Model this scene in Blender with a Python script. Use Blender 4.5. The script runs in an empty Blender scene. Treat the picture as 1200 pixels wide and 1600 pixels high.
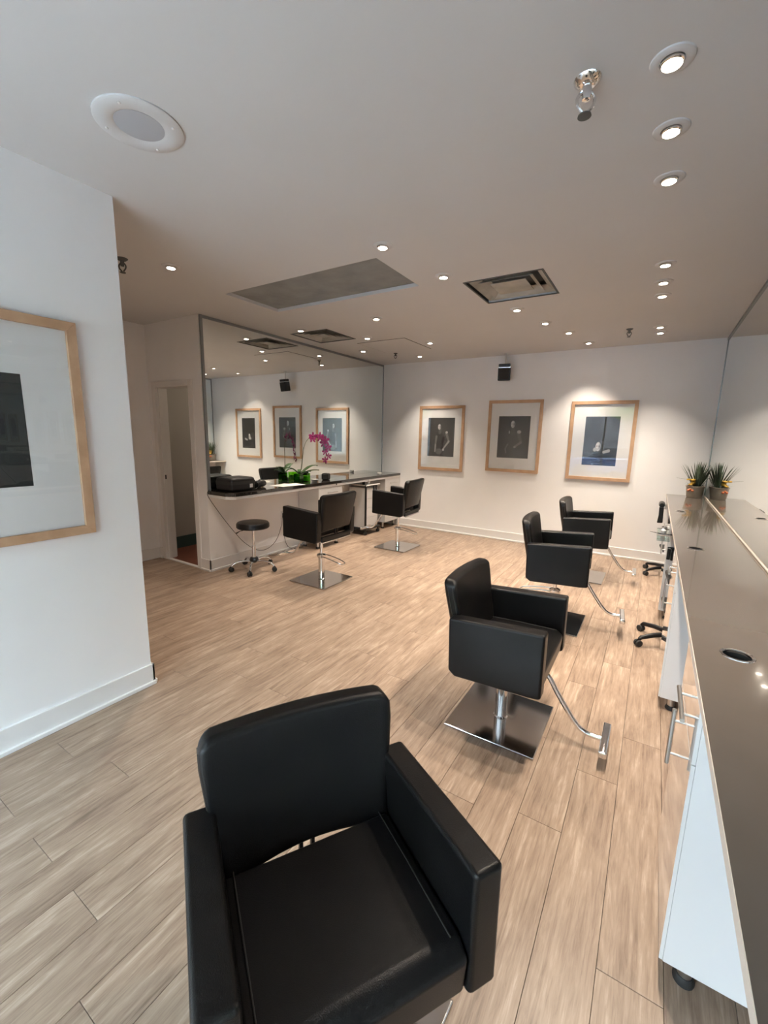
import bpy, bmesh, math, random
import numpy as np
from mathutils import Vector, Matrix
PI = math.pi
random.seed(7)
S = bpy.context.scene
C = S.collection

# ---------------------------------------------------------------- camera
CAMH = 1.55
yaw, pitch, roll = .56, -.1783, .0213
cyw, syw, cp, sp = math.cos(yaw), math.sin(yaw), math.cos(pitch), math.sin(pitch)
fwd = Vector((-syw*cp, cyw*cp, sp)); rgt = Vector((cyw, syw, 0)); upv = rgt.cross(fwd)
cr, sr = math.cos(roll), math.sin(roll)
r2 = rgt*cr + upv*sr; u2 = upv*cr - rgt*sr
cd = bpy.data.cameras.new('camera'); cam = bpy.data.objects.new('camera', cd); C.objects.link(cam)
M4 = Matrix.Identity(4)
for i in range(3):
    M4[i][0], M4[i][1], M4[i][2] = r2[i], u2[i], -fwd[i]
M4[2][3] = CAMH
cam.matrix_world = M4
cd.sensor_width = 36; cd.lens = 666.77/1600*36; cd.clip_start = .02
S.camera = cam

# ---------------------------------------------------------------- world, daylight, exposure
SKY_STRENGTH = 20.0
SPOT_W = 54.0
EXPOSURE = 1.12
w = bpy.data.worlds.new('sky'); S.world = w; w.use_nodes = True
bg = w.node_tree.nodes['Background']
bg.inputs[0].default_value = (.72, .85, 1.0, 1); bg.inputs[1].default_value = SKY_STRENGTH
# light portal at the shop window behind the camera (guides the daylight, gives none itself)
pl = bpy.data.lights.new('window_portal', 'AREA'); pl.shape = 'RECTANGLE'; pl.size = 2.95; pl.size_y = 2.5
pl.cycles.is_portal = True
po = bpy.data.objects.new('window_portal', pl); C.objects.link(po)
po.location = (-.965, -2.66, 1.38); po.rotation_euler = (PI/2, 0, 0)
S.view_settings.view_transform = 'Standard'; S.view_settings.look = 'None'
S.view_settings.gamma = 1; S.view_settings.use_curve_mapping = False
S.view_settings.exposure = EXPOSURE
S.cycles.use_denoising = True
S.cycles.sample_clamp_indirect = 6
S.cycles.caustics_reflective = False; S.cycles.caustics_refractive = False
S.cycles.max_bounces = 14; S.cycles.diffuse_bounces = 6; S.cycles.glossy_bounces = 8; S.cycles.transparent_max_bounces = 16

# ---------------------------------------------------------------- room measures
H, D, XR, XL, YM = 2.72, 6.395, .563, -4.083, 2.874
HC, XC = .898, .170            # right worktop height and front edge
HL, XLF = .914, -3.69          # left worktop
XA, YA = -2.493, 1.30          # picture wall on the left
YB = -2.6                      # window wall behind the camera
XH = -5.07                     # hall side wall

# ---------------------------------------------------------------- materials
def mat(name, col, rough=.5, metal=0, spec=.5, emit=None, es=0, coat=0):
    m = bpy.data.materials.new(name); m.use_nodes = True
    b = m.node_tree.nodes['Principled BSDF']
    b.inputs['Base Color'].default_value = (*col, 1); b.inputs['Roughness'].default_value = rough
    b.inputs['Metallic'].default_value = metal; b.inputs['Specular IOR Level'].default_value = spec
    b.inputs['Coat Weight'].default_value = coat
    if emit: b.inputs['Emission Color'].default_value = (*emit, 1); b.inputs['Emission Strength'].default_value = es
    return m
def nodes(m): return m.node_tree.nodes, m.node_tree.links, m.node_tree.nodes['Principled BSDF']
def noisy(m, c1, c2, scale, bump=0, stretch=(1, 1, 1), detail=4, bscale=None, coord='Object'):
    n, l, b = nodes(m)
    tc = n.new('ShaderNodeTexCoord'); mp = n.new('ShaderNodeMapping'); mp.inputs['Scale'].default_value = stretch
    l.new(tc.outputs[coord], mp.inputs[0])
    t = n.new('ShaderNodeTexNoise'); t.inputs['Scale'].default_value = scale; t.inputs['Detail'].default_value = detail
    l.new(mp.outputs[0], t.inputs['Vector'])
    r = n.new('ShaderNodeValToRGB'); r.color_ramp.elements[0].color = (*c1, 1); r.color_ramp.elements[1].color = (*c2, 1)
    r.color_ramp.elements[0].position = .3; r.color_ramp.elements[1].position = .7
    l.new(t.outputs['Fac'], r.inputs[0]); l.new(r.outputs[0], b.inputs['Base Color'])
    if bump:
        t2 = n.new('ShaderNodeTexNoise'); t2.inputs['Scale'].default_value = bscale or scale*4; t2.inputs['Detail'].default_value = 3
        l.new(mp.outputs[0], t2.inputs['Vector'])
        bp = n.new('ShaderNodeBump'); bp.inputs['Strength'].default_value = bump; bp.inputs['Distance'].default_value = .003
        l.new(t2.outputs['Fac'], bp.inputs['Height']); l.new(bp.outputs[0], b.inputs['Normal'])
    return m
WALL = noisy(mat('wall_paint', (.8, .8, .8), .55), (.875, .875, .88), (.90, .90, .905), 3, .05, bscale=180)
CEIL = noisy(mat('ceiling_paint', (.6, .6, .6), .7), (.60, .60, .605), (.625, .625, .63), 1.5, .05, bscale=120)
TRIM = mat('trim_paint', (.80, .79, .78), .35)
WHITE = mat('white_laminate', (.74, .735, .735), .16, coat=.35)
GLOSSW = mat('gloss_white_front', (.74, .74, .74), .04, spec=.7, coat=1)
CHROME = mat('chrome', (.78, .78, .79), .09, 1)
BRUSH = mat('brushed_steel', (.55, .54, .53), .3, 1)
PLATE = noisy(mat('polished_steel', (.6, .6, .6), .1, 1), (.55, .54, .53), (.60, .59, .58), 3)
BLACKP = mat('black_plastic', (.010, .010, .011), .38, spec=.35)
RUBBER = mat('black_rubber', (.02, .02, .02), .6)
DARK = mat('dark_gap', (.02, .02, .02), .8)
GREYTRIM = mat('grey_aluminium', (.25, .27, .28), .4, .5)
MIRROR = mat('mirror_silver', (.87, .905, .89), .0, 1)
LEATHER = noisy(mat('black_leather', (.015, .015, .016), .31, spec=.27), (.0035, .0035, .004), (.007, .0065, .0065), 6, .25, bscale=420)
STITCH = mat('leather_seam', (.03, .028, .026), .45)
GRANITE = noisy(mat('dark_granite', (.03, .03, .03), .08, spec=.6, coat=.5), (.016, .014, .013), (.04, .034, .03), 60)
WORKTOP = noisy(mat('grey_gloss_worktop', (.1, .09, .08), .10, spec=.5, coat=.4), (.125, .106, .090), (.132, .112, .096), 8)
BAND = mat('cream_edge_band', (.80, .72, .64), .4)
CONCRETE = noisy(mat('grey_plaster_panel', (.3, .3, .3), .85), (.20, .21, .21), (.29, .30, .30), 5, .2, detail=8)
VENTM = noisy(mat('dusty_vent_metal', (.4, .4, .36), .55), (.30, .285, .24), (.46, .45, .41), 5, detail=5)
VENTD = mat('dark_vent_metal', (.07, .075, .075), .6)  # flat near-black metal for vent ducts, borders and sprinkler parts
SPKW = mat('white_speaker_plastic', (.66, .67, .68), .4)
GRILL = mat('speaker_grille', (.42, .43, .46), .7)
PAPER = mat('paper', (.82, .80, .75), .7)
CERAMIC = mat('white_ceramic', (.78, .77, .74), .2)
TEAL = mat('teal_baseboard', (.05, .10, .10), .5)
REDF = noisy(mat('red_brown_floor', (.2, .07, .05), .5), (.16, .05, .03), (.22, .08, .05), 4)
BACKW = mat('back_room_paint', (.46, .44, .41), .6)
LAMP = mat('lamp_glow', (1, 1, 1), .3, emit=(1.0, .86, .72), es=24)
SOIL = mat('soil', (.03, .02, .015), .9)
LEAF = noisy(mat('spiky_leaf', (.06, .09, .05), .45), (.045, .075, .045), (.10, .13, .085), 20)
YELLOW = mat('yellow_bloom', (.62, .38, .06), .6)
POT = noisy(mat('speckled_pot', (.4, .32, .25), .6), (.36, .30, .24), (.42, .36, .29), 20)
ORANGE = mat('orange_glaze', (.55, .16, .06), .5)
ORLEAF = mat('orchid_leaf', (.03, .075, .02), .3)
STEMM = mat('orchid_stem', (.06, .07, .03), .5)
MAGENTA = noisy(mat('magenta_petal', (.3, .01, .15), .5), (.13, .003, .055), (.26, .008, .11), 40)
ROADM = noisy(mat('asphalt', (.1, .1, .1), .9), (.05, .055, .055), (.08, .085, .08), 20)
PAVE = noisy(mat('pavement', (.4, .4, .4), .9), (.50, .50, .49), (.58, .58, .57), 4)
CARB = mat('blue_car_paint', (.03, .06, .14), .12, spec=.6, coat=1)
BARK = noisy(mat('bark', (.1, .07, .05), .9), (.08, .06, .045), (.16, .12, .09), 12)
CROWN = noisy(mat('tree_foliage', (.06, .12, .03), .8), (.03, .08, .02), (.14, .2, .04), 3)
FACADE = noisy(mat('facade_brick', (.3, .22, .18), .9), (.05, .05, .055), (.16, .15, .15), 1.6)

def frame_wood():
    m = mat('oak_frame', (.5, .3, .15), .45)
    return noisy(m, (.45, .275, .16), (.58, .375, .235), 9, .1, stretch=(1, 1, 1), bscale=60)
OAK = frame_wood()
def glassmat(name, tint=(1, 1, 1), f0=.04, boost=1.0, rough=0.0):
    # thin clear sheet: Schlick reflection over straight transmission, the same from both sides
    m = bpy.data.materials.new(name); m.use_nodes = True; n = m.node_tree.nodes; l = m.node_tree.links; n.clear()
    o = n.new('ShaderNodeOutputMaterial'); mx = n.new('ShaderNodeMixShader'); g = n.new('ShaderNodeNewGeometry')
    dt = n.new('ShaderNodeVectorMath'); dt.operation = 'DOT_PRODUCT'; l.new(g.outputs['Incoming'], dt.inputs[0]); l.new(g.outputs['Normal'], dt.inputs[1])
    def mt(op, a, b):
        q = n.new('ShaderNodeMath'); q.operation = op
        for i, v in enumerate((a, b)):
            if isinstance(v, (int, float)): q.inputs[i].default_value = v
            elif v is not None: l.new(v, q.inputs[i])
        return q.outputs[0]
    c = mt('ABSOLUTE', dt.outputs['Value'], 0); c = mt('SUBTRACT', 1.0, c); c = mt('POWER', c, 5.0)
    c = mt('MULTIPLY', c, 1-f0); c = mt('ADD', c, f0); c = mt('MULTIPLY', c, boost); c = mt('MINIMUM', c, 1.0)
    t = n.new('ShaderNodeBsdfTransparent'); t.inputs[0].default_value = (*tint, 1)
    gl_ = n.new('ShaderNodeBsdfGlossy'); gl_.inputs['Roughness'].default_value = rough
    l.new(c, mx.inputs[0]); l.new(t.outputs[0], mx.inputs[1]); l.new(gl_.outputs[0], mx.inputs[2]); l.new(mx.outputs[0], o.inputs[0])
    return m
GLASS = glassmat('picture_glass', boost=1.0)
WGLASS = glassmat('window_glass', (.96, .98, .98))
ACRYL = glassmat('clear_acrylic', (.86, .9, .9), boost=1.5)
GREENG = glassmat('green_glass', (.62, .92, .30), boost=1.3)
GREENG2 = glassmat('deep_green_glass', (.42, .72, .25), boost=1.3)

def plank_mat():
    m = mat('oak_plank', (.4, .3, .2), .36, spec=.35); n, l, b = nodes(m)
    tc = n.new('ShaderNodeTexCoord'); oi = n.new('ShaderNodeObjectInfo')
    cmb = n.new('ShaderNodeCombineXYZ'); m1 = n.new('ShaderNodeMath'); m1.operation = 'MULTIPLY'; m1.inputs[1].default_value = 57.0
    l.new(oi.outputs['Random'], m1.inputs[0]); l.new(m1.outputs[0], cmb.inputs[0]); l.new(m1.outputs[0], cmb.inputs[1])
    ad = n.new('ShaderNodeVectorMath'); ad.operation = 'ADD'; l.new(tc.outputs['Object'], ad.inputs[0]); l.new(cmb.outputs[0], ad.inputs[1])
    def tex(sc, stretch, det, dist=0, rough=.6):
        mp = n.new('ShaderNodeMapping'); mp.inputs['Scale'].default_value = stretch; l.new(ad.outputs[0], mp.inputs[0])
        t = n.new('ShaderNodeTexNoise'); t.inputs['Scale'].default_value = sc; t.inputs['Detail'].default_value = det
        t.inputs['Distortion'].default_value = dist; t.inputs['Roughness'].default_value = rough; l.new(mp.outputs[0], t.inputs['Vector']); return t
    a = tex(1.0, (24, 2.0, 1), 6, 1.2, .62); f = tex(1.0, (110, 7, 1), 4, .8, .7); k = tex(1.0, (7, 3.0, 1), 3, .8)
    mx = n.new('ShaderNodeMix'); mx.data_type = 'FLOAT'; mx.inputs[0].default_value = .42
    l.new(a.outputs['Fac'], mx.inputs[2]); l.new(f.outputs['Fac'], mx.inputs[3])
    mx2 = n.new('ShaderNodeMix'); mx2.data_type = 'FLOAT'; mx2.inputs[0].default_value = .25
    l.new(mx.outputs[0], mx2.inputs[2]); l.new(k.outputs['Fac'], mx2.inputs[3])
    r = n.new('ShaderNodeValToRGB'); e = r.color_ramp.elements
    e[0].position = .365; e[0].color = (0.173, 0.121, 0.088, 1); e[1].position = .61; e[1].color = (0.464, 0.358, 0.278, 1)
    x = e.new(.45); x.color = (0.275, 0.197, 0.145, 1); x = e.new(.54); x.color = (0.359, 0.266, 0.198, 1)
    l.new(mx2.outputs[0], r.inputs[0])
    hs = n.new('ShaderNodeHueSaturation'); mr = n.new('ShaderNodeMapRange'); mr.inputs[3].default_value = .96; mr.inputs[4].default_value = 1.04
    l.new(oi.outputs['Random'], mr.inputs[0]); l.new(mr.outputs[0], hs.inputs['Value']); l.new(r.outputs[0], hs.inputs['Color'])
    l.new(hs.outputs[0], b.inputs['Base Color'])
    bp = n.new('ShaderNodeBump'); bp.inputs['Strength'].default_value = .12; bp.inputs['Distance'].default_value = .002
    l.new(f.outputs['Fac'], bp.inputs['Height']); l.new(bp.outputs[0], b.inputs['Normal'])
    return m
PLANK = plank_mat()

# ---------------------------------------------------------------- mesh helpers
class MB:
    def __init__(s): s.bm = bmesh.new()
    def _new(s, before):
        return [v for v in s.bm.verts if v not in before]
    def box(s, x0, x1, y0, y1, z0, z1, bev=0, seg=2, M=None):
        t = bmesh.new()
        vs = [t.verts.new((x, y, z)) for x in (x0, x1) for y in (y0, y1) for z in (z0, z1)]
        for f in ((0, 1, 3, 2), (4, 6, 7, 5), (0, 4, 5, 1), (2, 3, 7, 6), (0, 2, 6, 4), (1, 5, 7, 3)): t.faces.new([vs[i] for i in f])
        if bev: bmesh.ops.bevel(t, geom=t.edges[:], offset=bev, segments=seg, profile=.5, affect='EDGES')
        s.add(t, M); return s
    def add(s, t, M=None):
        if M is not None: bmesh.ops.transform(t, matrix=M, verts=t.verts[:])
        bmesh.ops.recalc_face_normals(t, faces=t.faces[:])
        me = bpy.data.meshes.new('tmp'); t.to_mesh(me); t.free(); s.bm.from_mesh(me); bpy.data.meshes.remove(me); return s
    def prism(s, poly, y0, y1, bev=0, seg=3, M=None, axis='y'):
        t = bmesh.new()
        def P(a, b, c): return (a, c, b) if axis == 'y' else ((a, b, c) if axis == 'z' else (c, a, b))
        A = [t.verts.new(P(a, b, y0)) for a, b in poly]; B = [t.verts.new(P(a, b, y1)) for a, b in poly]
        t.faces.new(A); t.faces.new(B[::-1])
        for i in range(len(poly)):
            j = (i+1) % len(poly); t.faces.new([A[i], B[i], B[j], A[j]])
        bmesh.ops.recalc_face_normals(t, faces=t.faces[:])
        if bev: bmesh.ops.bevel(t, geom=t.edges[:], offset=bev, segments=seg, profile=.5, affect='EDGES')
        s.add(t, M); return s
    def lathe(s, prof, n=24, M=None):       # prof: [(r, z)]
        t = bmesh.new(); rings = []
        for r, z in prof:
            if r < 1e-6: rings.append([t.verts.new((0, 0, z))])
            else: rings.append([t.verts.new((r*math.cos(2*PI*i/n), r*math.sin(2*PI*i/n), z)) for i in range(n)])
        for a, b in zip(rings, rings[1:]):
            for i in range(n):
                j = (i+1) % n
                if len(a) == 1 and len(b) == 1: continue
                if len(a) == 1: t.faces.new([a[0], b[i], b[j]])
                elif len(b) == 1: t.faces.new([a[i], a[j], b[0]])
                else: t.faces.new([a[i], a[j], b[j], b[i]])
        s.add(t, M); return s
    def tube(s, pts, r, n=10, cap=True, M=None):
        t = bmesh.new(); pts = [Vector(p) for p in pts]; rings = []
        rr = r if isinstance(r, (list, tuple)) else [r]*len(pts)
        up = None
        for i, p in enumerate(pts):
            d = (pts[min(i+1, len(pts)-1)]-pts[max(i-1, 0)]).normalized()
            if up is None: up = Vector((0, 0, 1)) if abs(d.z) < .9 else Vector((1, 0, 0))
            a = d.cross(up).normalized(); b2 = a.cross(d).normalized(); up = b2
            rings.append([t.verts.new(p+(a*math.cos(2*PI*k/n)+b2*math.sin(2*PI*k/n))*rr[i]) for k in range(n)])
        for A, B in zip(rings, rings[1:]):
            for k in range(n): t.faces.new([A[k], A[(k+1) % n], B[(k+1) % n], B[k]])
        if cap: t.faces.new(rings[0][::-1]); t.faces.new(rings[-1])
        s.add(t, M); return s
    def sphere(s, c, r, sx=1, sy=1, sz=1, u=14, v=9, M=None):
        t = bmesh.new(); bmesh.ops.create_uvsphere(t, u_segments=u, v_segments=v, radius=r)
        for q in t.verts: q.co = Vector((q.co.x*sx, q.co.y*sy, q.co.z*sz))+Vector(c)
        s.add(t, M); return s
    def quad(s, pts):
        s.bm.faces.new([s.bm.verts.new(p) for p in pts]); return s
    def build(s, name, m, parent=None, smooth=False, wn=False, loc=None, kind=None, label=None):
        me = bpy.data.meshes.new(name)
        s.bm.normal_update()
        s.bm.to_mesh(me); s.bm.free()
        if smooth:
            me.polygons.foreach_set('use_smooth', [True]*len(me.polygons))
            if not wn: me.set_sharp_from_angle(angle=math.radians(38))
        me.materials.append(m)
        o = bpy.data.objects.new(name, me); C.objects.link(o)
        if parent is not None: o.parent = parent
        if loc: o.location = loc
        if wn:
            mo = o.modifiers.new('normals', 'WEIGHTED_NORMAL'); mo.keep_sharp = False
        if kind: o['kind'] = kind
        if label: o['label'] = label
        return o
def thing(name, label, cat, loc=(0, 0, 0), rz=0, group=None):
    o = bpy.data.objects.new(name, None); C.objects.link(o); o.empty_display_size = .1
    o.location = loc; o.rotation_euler = (0, 0, rz); o['label'] = label; o['category'] = cat
    if group: o['group'] = group
    return o
def tag(o, label, cat, group=None):
    o['label'] = label; o['category'] = cat
    if group: o['group'] = group
    return o
def arc_pts(p, n=8):     # Catmull-Rom through points
    P = [Vector(q) for q in p]; P = [P[0]*2-P[1]]+P+[P[-1]*2-P[-2]]; out = []
    for i in range(1, len(P)-2):
        for k in range(n):
            t = k/n; a, b, c, d = P[i-1:i+3]
            out.append(.5*((2*b)+(c-a)*t+(2*a-5*b+4*c-d)*t*t+(3*b-a-3*c+d)*t**3))
    out.append(P[-2]); return out
def copy_tree(o, parent=None):
    c = o.copy(); C.objects.link(c); c.parent = parent
    for ch in list(o.children): copy_tree(ch, c)
    return c

# ---------------------------------------------------------------- room shell
def struct(name, mb, m, smooth=False): return mb.build(name, m, kind='structure', smooth=smooth)
T = .12
struct('wall_far', MB().box(XL-.1, XR+.1, D, D+T, -.02, H+.1), WALL)
struct('wall_right', MB().box(XR, XR+T, YB, D, -.02, H+.1), WALL)
struct('wall_left_mirror_side', MB().box(XL-T, XL, YM+T, D, -.02, H+.1), WALL)
struct('wall_left_near', MB().box(XA-.16, XA, YB, YA, -.02, H+.1), WALL)
struct('wall_hall_near', MB().box(XH-T, XA-.16, YA-T, YA, -.02, H+.1), WALL)
struct('wall_hall_side', MB().box(XH-T, XH, YA, YM+T, -.02, H+.1), WALL)
DX0, DX1, DH = -4.925, -4.295, 2.03
wd = MB(); wd.box(XH, DX0, YM, YM+T, -.02, H+.1); wd.box(DX1, XL, YM, YM+T, -.02, H+.1); wd.box(DX0, DX1, YM, YM+T, DH, H+.1)
struct('wall_door_side', wd, WALL)
# passage behind the doorway
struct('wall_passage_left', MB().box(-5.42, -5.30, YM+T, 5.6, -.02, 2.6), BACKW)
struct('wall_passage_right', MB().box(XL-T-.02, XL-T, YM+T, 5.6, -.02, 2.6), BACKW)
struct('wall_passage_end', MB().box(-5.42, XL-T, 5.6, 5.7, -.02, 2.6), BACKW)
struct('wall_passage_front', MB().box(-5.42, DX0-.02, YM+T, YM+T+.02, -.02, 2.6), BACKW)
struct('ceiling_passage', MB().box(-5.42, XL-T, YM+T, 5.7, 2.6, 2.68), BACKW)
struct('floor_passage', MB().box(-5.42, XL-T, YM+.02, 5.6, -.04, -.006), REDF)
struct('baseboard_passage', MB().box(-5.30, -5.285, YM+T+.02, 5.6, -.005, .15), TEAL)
# front wall with the shop window, behind the camera
fw = MB(); fw.box(XA-.16, XR+T, YB-T, YB, -.02, .12); fw.box(XA-.16, XR+T, YB-T, YB, 2.6, H+.1)
struct('wall_front', fw, WALL)
wf = MB()
for x in (XA, -1.48, -.46, XR-.05): wf.box(x, x+.05, YB-.09, YB-.02, .12, 2.6)
wf.box(XA, XR, YB-.09, YB-.02, .12, .17); wf.box(XA, XR, YB-.09, YB-.02, 2.55, 2.6)
wn_ = struct('window_1', wf, GREYTRIM)
MB().box(XA+.02, XR-.02, YB-.058, YB-.052, .15, 2.57).build('glass_pane', WGLASS, wn_)

# ceiling with real openings
holes = {'panel': (-3.30, -1.735, 2.60, 3.22), 'vent1': (-1.405, -.812, 3.325, 3.905), 'vent2': (-3.868, -3.31, 3.968, 4.530)}
xs = sorted({XH-T, XR+T} | {v for h_ in holes.values() for v in h_[:2]}); ys = sorted({YB-T, D+T} | {v for h_ in holes.values() for v in h_[2:]})
cm = MB()
for i in range(len(xs)-1):
    for j in range(len(ys)-1):
        cx, cy = (xs[i]+xs[i+1])/2, (ys[j]+ys[j+1])/2
        if any(h_[0] < cx < h_[1] and h_[2] < cy < h_[3] for h_ in holes.values()): continue
        cm.box(xs[i], xs[i+1], ys[j], ys[j+1], H, H+.10)
bmesh.ops.remove_doubles(cm.bm, verts=cm.bm.verts[:], dist=1e-5)
ceiling = struct('ceiling', cm, CEIL)
p = holes['panel']
struct('trim_ceiling_panel', MB().box(p[0]-.02, p[1]+.02, p[2]-.02, p[3]+.02, H+.028, H+.05), CONCRETE)

pl2 = bpy.data.lights.new('passage_fill_light', 'POINT'); pl2.energy = 10; pl2.shadow_soft_size = .12; pl2.color = (1, .84, .66)  # added lamp without a fixture, out of view, brightens the passage
po2 = bpy.data.objects.new('passage_fill_light', pl2); C.objects.link(po2); po2.location = (-4.7, 5.0, 2.4)
# baseboards with shoe moulding
def baseboard(name, x0, y0, x1, y1, nx, ny, ext0=0, ext1=0):
    mb = MB(); d = Vector((x1-x0, y1-y0)).normalized()
    ax, ay = x0-d.x*ext0, y0-d.y*ext0; bx, by = x1+d.x*ext1, y1+d.y*ext1
    for t, z in ((.014, .13), (.028, .022)):
        X = sorted([ax, bx, ax+nx*t, bx+nx*t]); Y = sorted([ay, by, ay+ny*t, by+ny*t])
        mb.box(X[0], X[-1], Y[0], Y[-1], 0, z, bev=.002, seg=1)
    return struct(name, mb, TRIM)
baseboard('baseboard_far', XL+.001, D, XR, D, 0, -1)
baseboard('baseboard_left_near', XA, YB, XA, YA, 1, 0, 0, .014)
baseboard('baseboard_left_end', XA-.16, YA, XA, YA, 0, 1, 0, .014)
baseboard('baseboard_hall_side', XH, YA, XH, YM, 1, 0)
baseboard('baseboard_left_mirror', XL, YM-.014, XL, D, 1, 0)
baseboard('baseboard_door_pier', DX1+.065, YM, XL, YM, 0, -1, 0, .014)
baseboard('baseboard_door_left', XH, YM, DX0-.065, YM, 0, -1)
# door casing
dc = MB()
dc.box(DX0-.065, DX0+.004, YM-.016, YM+T+.01, 0, DH+.06, .003, 1); dc.box(DX1-.004, DX1+.065, YM-.016, YM+T+.01, 0, DH+.06, .003, 1)
dc.box(DX0+.004, DX1-.004, YM-.016, YM+T+.01, DH-.004, DH+.06, .003, 1)
dc.box(DX0-.015, DX0+.018, YM+.02, YM+.06, 0, DH, .002, 1)
dr = struct('door_1', dc, TRIM)
MB().box(DX0-.002, DX1+.002, YM-.01, YM+.03, -.005, .012, .003, 1).build('threshold', TRIM, dr)
MB().box(DX0+.001, DX0+.021, YM+.03, YM+.045, .98, 1.03).build('strike_plate', BLACKP, dr)

# mirrors on both side walls
mr_ = thing('wall_mirror', 'wall-to-ceiling mirror above the dark left counter, in a thin grey frame', 'mirror', (XL, YM+.01, .90))
def P_(x, y, z): return (x-XL, y-YM-.01, z-.90)
a = P_(XL, YM+.03, .905); b = P_(XL, D-.004, H-.003)
MB().box(0.002, .010, a[1], b[1], a[2], b[2]).build('mirror_glass', MIRROR, mr_)
f_ = MB(); f_.box(.002, .022, 0, .028, a[2], b[2]); f_.box(.002, .016, .028, b[1], b[2]-.028, b[2]); f_.box(.002, .016, b[1]-.015, b[1], a[2], b[2]-.028)
f_.build('frame', GREYTRIM, mr_)
mr2 = thing('wall_mirror', 'wall-to-ceiling mirror along the right wall above the long brown worktop', 'mirror', (XR, YB+.3, HC+.002))
MB().box(-.010, -.002, 0, D-YB-.31, .018, H-HC-.006).build('mirror_glass', MIRROR, mr2)
MB().box(-.014, -.001, 0, D-YB-.31, 0, .012, .002, 1).build('bottom_strip', BAND, mr2)
f_ = MB(); f_.box(-.020, -.002, 0, D-YB-.31, H-HC-.030, H-HC-.004); f_.box(-.016, -.002, D-YB-.325, D-YB-.31, .018, H-HC-.024)
f_.build('frame', GREYTRIM, mr2)

# ---------------------------------------------------------------- floor: planks one by one
floor = struct('floor', MB().box(XH-T, XR+T, YB-T, D+T, -.06, -.008), DARK)
PW, PLN = .1705, 1.19
known = {0: 1.21, -1: 2.02, -2: 1.624, -9: .468, -12: .83, -13: .47, 1: 1.75, 2: 1.0}
def plank(x0, x1, y0, y1):
    g = .0006; x0 += g; x1 -= g; y0 += g; y1 -= g
    if x1-x0 < .008 or y1-y0 < .01: return
    cx, cy = (x0+x1)/2, (y0+y1)/2; hx, hy = (x1-x0)/2, (y1-y0)/2; e = .0008
    bm = bmesh.new(); z = 0
    B = [bm.verts.new(q) for q in ((-hx, -hy, -.008), (hx, -hy, -.008), (hx, hy, -.008), (-hx, hy, -.008))]
    Mi = [bm.verts.new(q) for q in ((-hx, -hy, -.0012), (hx, -hy, -.0012), (hx, hy, -.0012), (-hx, hy, -.0012))]
    Tp = [bm.verts.new(q) for q in ((-hx+e, -hy+e, 0), (hx-e, -hy+e, 0), (hx-e, hy-e, 0), (-hx+e, hy-e, 0))]
    bm.faces.new(Tp)
    for k in range(4):
        j = (k+1) % 4; bm.faces.new([B[k], B[j], Mi[j], Mi[k]]); bm.faces.new([Mi[k], Mi[j], Tp[j], Tp[k]])
    me = bpy.data.meshes.new('plank'); bm.to_mesh(me); bm.free(); me.materials.append(PLANK)
    o = bpy.data.objects.new('plank', me); C.objects.link(o); o.location = (cx, cy, 0); o.parent = floor
k0, k1 = math.floor((XH-.0215)/PW), math.ceil((XR-.0215)/PW)
for k in range(k0, k1):
    xa, xb = .0215+k*PW, .0215+(k+1)*PW
    off = known.get(k, random.random()*PLN)
    for lo, hi, ya, yb in ((XA, XR, YB, D), (XA-.16, XA, YA, D), (XL, XA-.16, YA, D), (XH, XL, YA, YM+.02)):
        X0, X1 = max(xa, lo), min(xb, hi)
        if X1-X0 < .01: continue
        j = math.floor((ya-off)/PLN)
        while off+j*PLN < yb:
            plank(X0, X1, max(ya, off+j*PLN), min(yb, off+(j+1)*PLN)); j += 1

# ---------------------------------------------------------------- ceiling fixtures
def make_downlight():
    t = thing('downlight', '', 'ceiling light')
    MB().lathe([(.034, .0), (.036, -.006), (.050, -.008), (.061, -.004), (.063, .0)], 28).build('trim_ring', CEIL, t, smooth=True)
    MB().lathe([(.034, -.0005), (.033, -.012), (.0285, -.015), (.028, -.004)], 28).build('gimbal', CHROME, t, smooth=True)
    MB().lathe([(.0, -.0105), (.0275, -.009), (.0275, -.004), (0, -.004)], 24).build('lamp', LAMP, t, smooth=True)
    ld = bpy.data.lights.new('lamp_light', 'SPOT'); ld.energy = SPOT_W; ld.color = (1.0, .86, .71)
    ld.spot_size = math.radians(88); ld.spot_blend = .9; ld.shadow_soft_size = .03
    lo = bpy.data.objects.new('lamp_light', ld); C.objects.link(lo); lo.parent = t; lo.location = (0, 0, -.03)
    return t
row = 'row of downlights along the right mirror'
oth = 'downlights over the middle and left of the room'
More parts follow.
